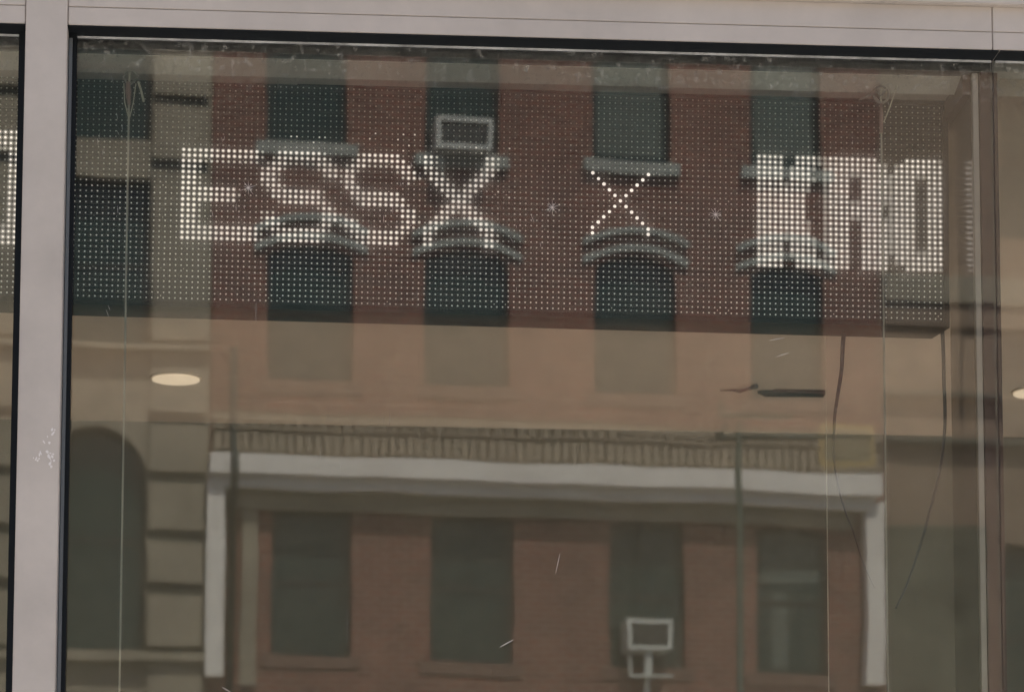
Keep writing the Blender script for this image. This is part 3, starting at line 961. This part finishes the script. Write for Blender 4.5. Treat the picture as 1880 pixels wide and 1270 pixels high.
# left neighbour: beige stone building
stone = empty('stone_building', ORG, 'beige rusticated stone building with an arched window, mirrored left of the brick building', 'building', rot=ROT)
sL = uL-14
colA = (fu(88, 700), fu(272, 700))
arch = (colA[0], colA[1], fz(200, 1192), fz(200, 780))
wb = (colA[0], colA[1], fz(200, 636), fz(200, 324))
wa = (colA[0], colA[1], fz(200, 256), fz(200, -40))
hl = [arch, wb, wa]
for k in (1, 2, 3):
    for h in (arch, wb, wa): hl.append((h[0]-k*2.9, h[1]-k*2.9, h[2], h[3]))
low = [(colA[0]-k*2.9, colA[1]-k*2.9, 0.9, 3.4) for k in range(4)]
wall_holes(sL, uL-0.01, -0.15, TOP-1.5, hl+low, 0.3, M['limestone'], stone)
for a, b, c, d_ in hl+low:
    o = sash(a, b, c, d_, stone, depth=0.27)
# arched heads for the tall windows
for k in range(4):
    a, b, c, d_ = arch
    a -= k*2.9; b -= k*2.9
    n = 14
    R = (b-a)/2
    pts = [(a, d_+0.003)]+[((a+b)/2-R*math.cos(math.pi*t/n), d_-R+R*math.sin(math.pi*t/n)) for t in range(n//2+1)]
    MB().prism(pts, 'y', -0.24, 0.004).build('arch_spandrel', M['limestone'], stone)
    pts = [(b, d_+0.003)]+[((a+b)/2+R*math.cos(math.pi*t/n), d_-R+R*math.sin(math.pi*t/n)) for t in range(n//2+1)]
    MB().prism(pts, 'y', -0.24, 0.004).build('arch_spandrel', M['limestone'], stone)
# block courses standing proud, leaving dark joints
js = [190, 306, 640, 770, 878, 985, 1082, 1200, 1290, 1385]
zs = sorted([fz(330, v) for v in js]+[fz(330, -70), fz(330, -180)])
g = 0.13
segs = []
for k in range(len(zs)-1):
    segs.append((zs[k]+g/2, zs[k+1]-g/2))
x_p = [(colA[1], uL-0.03)]+[(colA[1]-(k+1)*2.9, colA[0]-k*2.9) for k in range(4)]
for (a, b) in x_p:
    mb = MB()
    for (za, zb) in segs: mb.box(a+0.02, b-0.02, 0.002, 0.07, za, zb)
    mb.build('quoin_blocks', M['limestone'], stone, bevel=0.012)
    mb = MB()
    for z in zs: mb.box(a+0.015, b-0.015, 0.001, 0.012, z-g/2, z+g/2)
    mb.build('joint_lines', M['joint'], stone)
MB().box(sL, uL-0.02, 0.002, 0.16, fz(330, 1216), fz(330, 1202)).build('sill_course', M['limestone'], stone)
MB().box(sL, uL-0.02, 0.002, 0.18, fz(330, 650), fz(330, 640)).build('sill_course', M['limestone'], stone)
MB().box(sL-0.1, uL-0.03, 0.0, 0.6, TOP-2.3, TOP-1.45).build('roof_cornice', M['limestone'], stone)

# right neighbour: brown sandstone building with string courses
sand = empty('sandstone_building', ORG, 'brown sandstone building with pale string courses, mirrored right of the brick building', 'building', rot=ROT)
rr1 = uR+15
wc = [(fu(1846, 1100), fu(1846, 1100)+1.15, fz(1860, 1330), fz(1860, 1000)), (fu(1846, 1100), fu(1846, 1100)+1.15, fz(1860, 805), fz(1860, 560)),
      (fu(1846, 1100), fu(1846, 1100)+1.15, fz(1860, 440), fz(1860, 140))]
hl = []
for k in range(5):
    for h in wc: hl.append((h[0]+k*2.6, h[1]+k*2.6, h[2], h[3]))
low = [(uR+0.5+k*3.2, uR+2.9+k*3.2, 0.5, 3.2) for k in range(4)]
wall_holes(uR+0.01, rr1, -0.15, TOP+1, hl+low, 0.25, M['limestone2'], sand)
for a, b, c, d_ in hl+low: sash(a, b, c, d_, sand, depth=0.22)
MB().box(uR+0.03, rr1, 0.002, 0.10, fz(1700, 556), fz(1700, 506)).build('string_course', M['limestone'], sand)
MB().box(uR+0.03, rr1, 0.002, 0.05, fz(1700, 600), fz(1700, 558)).build('string_course', M['limestone2'], sand)
for a, b in ((723, 731), (806, 815)):
    MB().box(uR+0.03, rr1, 0.002, 0.14, fz(1720, b), fz(1720, a)).build('string_course', M['joint'], sand)
MB().box(uR+0.03, wc[0][0]-0.25, 0.002, 0.06, fz(1700, 1300), fz(1700, 966)).build('stone_panel', M['moss'], sand)
MB().box(uR+0.03, rr1+0.1, 0.0, 0.55, TOP+0.3, TOP+1.05).build('roof_cornice', M['limestone2'], sand)

# street sign post on the far pavement
DV = 35.0
def vp(px, py, D=DV):
    d = ray(px, py)
    p = CAM + d*((D)/d.y)
    return Vector((p.x, -p.y, p.z))
pb = vp(1359, 1100)
post_root = empty('street_post', (pb.x, pb.y, 0.0), 'thin dark green street post with a bracket and arm, mirrored below the letter K', 'street post')
def lv(px, py):
    q = vp(px, py)
    return (q.x-pb.x, 0.0, q.z)
zt_ = lv(1359, 772)[2]
MB().tube([(0, 0, 0.0), (0, 0, 0.5), (0, 0, 0.55), (0, 0, zt_)], [0.10, 0.09, 0.040, 0.036], 12).build('pole', M['polegreen'], post_root)
a = lv(1312, 803); b = lv(1600, 806)
MB().tube([a, b], 0.034, 8).build('arm', M['polegreen'], post_root)
MB().tube([lv(1312, 803), lv(1336, 776)], 0.028, 8).build('brace', M['polegreen'], post_root)
q0 = lv(1318, 735); q1 = lv(1456, 770)
mb = MB().box(q0[0], q0[0]+0.05, 0.03, 0.06, q1[2], q0[2]).box(q0[0]+0.05, q1[0], 0.03, 0.06, q1[2], q1[2]+0.05)
mb.build('bracket_frame', M['polegreen'], post_root)
ys0, ys1 = lv(1506, 782), lv(1604, 858)
yo = empty('yellow_sign', (pb.x+(ys0[0]+ys1[0])/2, pb.y, ys1[2]), 'faded yellow square street sign hung on the street post arm, mirrored beside the cable', 'sign')
hw, hh = (ys1[0]-ys0[0])/2, ys0[2]-ys1[2]
MB().box(-hw, hw, 0.02, 0.026, 0, hh).build('sign_plate', M['yellow'], yo, bevel=0.002)
MB().box(-hw+0.05, hw-0.05, 0.0262, 0.028, 0.05, hh-0.05).build('sign_face', M['yellowdull'], yo)
MB().box(-0.02, 0.02, 0.0, 0.0198, 0.03, hh-0.03).build('clip', M['clamp'], yo)

# small dark vent with a stray wire, in the shop ceiling
va, vb = on_z(1390, 718, HC), on_z(1512, 723, HC)
vt = empty('ceiling_vent', ((va.x+vb.x)/2, va.y, HC), 'small dark slotted vent in the ceiling, below the letter K of the sign', 'ceiling vent')
vw = (vb.x-va.x)/2
MB().prism([(-vw, -0.006), (-vw+0.012, -0.016), (vw, -0.010), (vw, 0.018), (-vw+0.02, 0.024)], 'z', -0.006, -0.0004).build('vent_body', M['gap'], vt)
MB().box(-vw+0.03, vw-0.001, -0.026, -0.0125, -0.005, -0.0006).build('vent_lip', M['post'], vt)
def lq(px, py, dz=-0.006):
    q = on_z(px, py, HC+dz)
    return (q.x-vt.location.x, q.y-va.y, dz)
MB().tube([lq(1322, 717), lq(1345, 716), lq(1358, 718), lq(1372, 714), lq(1389, 709)], [0.001, 0.0022, 0.004, 0.0035, 0.005], 8).build('loose_wire', M['cable'], vt)

# chips and scuffs in the mullion paint
random.seed(21)
mb = MB()
for k in range(24):
    px, py = random.choice(((96, 800, 5, 12), (84, 806, 6, 8), (60, 832, 5, 16), (92, 842, 5, 14), (100, 800, 3, 6), (72, 836, 22, 26)))[0:2], None
    (px, py) = px
    q = on_y(px+random.gauss(0, 4), py+random.gauss(0, 9), FY-0.0025)
    a_ = random.uniform(0.0006, 0.0022); b_ = random.uniform(0.0008, 0.0035); t_ = random.uniform(-0.6, 0.6)
    pts = []
    for i in range(7):
        an = 2*math.pi*i/7
        x, z = a_*math.cos(an)*random.uniform(0.6, 1.2), b_*math.sin(an)*random.uniform(0.6, 1.2)
        pts.append((q.x+x*math.cos(t_)-z*math.sin(t_), q.z+x*math.sin(t_)+z*math.cos(t_)))
    yy = FY-0.0022-0.00002*k
    mb.prism(pts, 'y', yy-0.0002, FY-0.0019)
sp(mb, 'paint_chips', M['chip'])
# scratches and little star shaped smears on the middle pane
mb = MB()
def scr(x0, y0, x1, y1, r):
    a, b = on_y(x0, y0, -0.0052), on_y(x1, y1, -0.0052)
    o_ = Vector(((xm1-0.002+xj-0.001)/2, 0, zh))
    mb.tube([a-o_, (a+b)/2-o_, b-o_], [r*0.4, r, r*0.4], 5)
scr(918, 1187, 942, 1174, 0.0007); scr(1028, 1016, 1020, 1052, 0.0004); scr(408, 1261, 424, 1270, 0.0006)
scr(1448, 648, 1424, 655, 0.0004); scr(1412, 625, 1440, 620, 0.0004)
for cx_, cy_ in ((1014, 381), (1314, 394), (456, 345)):
    for k in range(5):
        an = k*math.pi/5+0.3
        l_ = random.uniform(9, 17)
        scr(cx_-l_*math.cos(an), cy_-l_*math.sin(an), cx_+l_*math.cos(an), cy_+l_*math.sin(an), 0.00035)
for k in range(46):
    cx_, cy_ = random.choice(((180, 480, 30, 90), (730, 300, 25, 120), (960, 480, 20, 60), (1590, 330, 60, 90), (420, 330, 40, 70), (200, 250, 40, 60)))[:2]
    cx_ += random.gauss(0, 28); cy_ += random.gauss(0, 60)
    l_ = random.uniform(5, 16); an = random.gauss(1.45, 0.25)
    if cx_ > 150 and 130 < cy_ < 570: scr(cx_, cy_, cx_+l_*math.cos(an), cy_+l_*math.sin(an), 0.00022)
so2 = mb.build('scratches', M['smear'], [c for c in W1.children if c.name.startswith('glass_pane')][0])
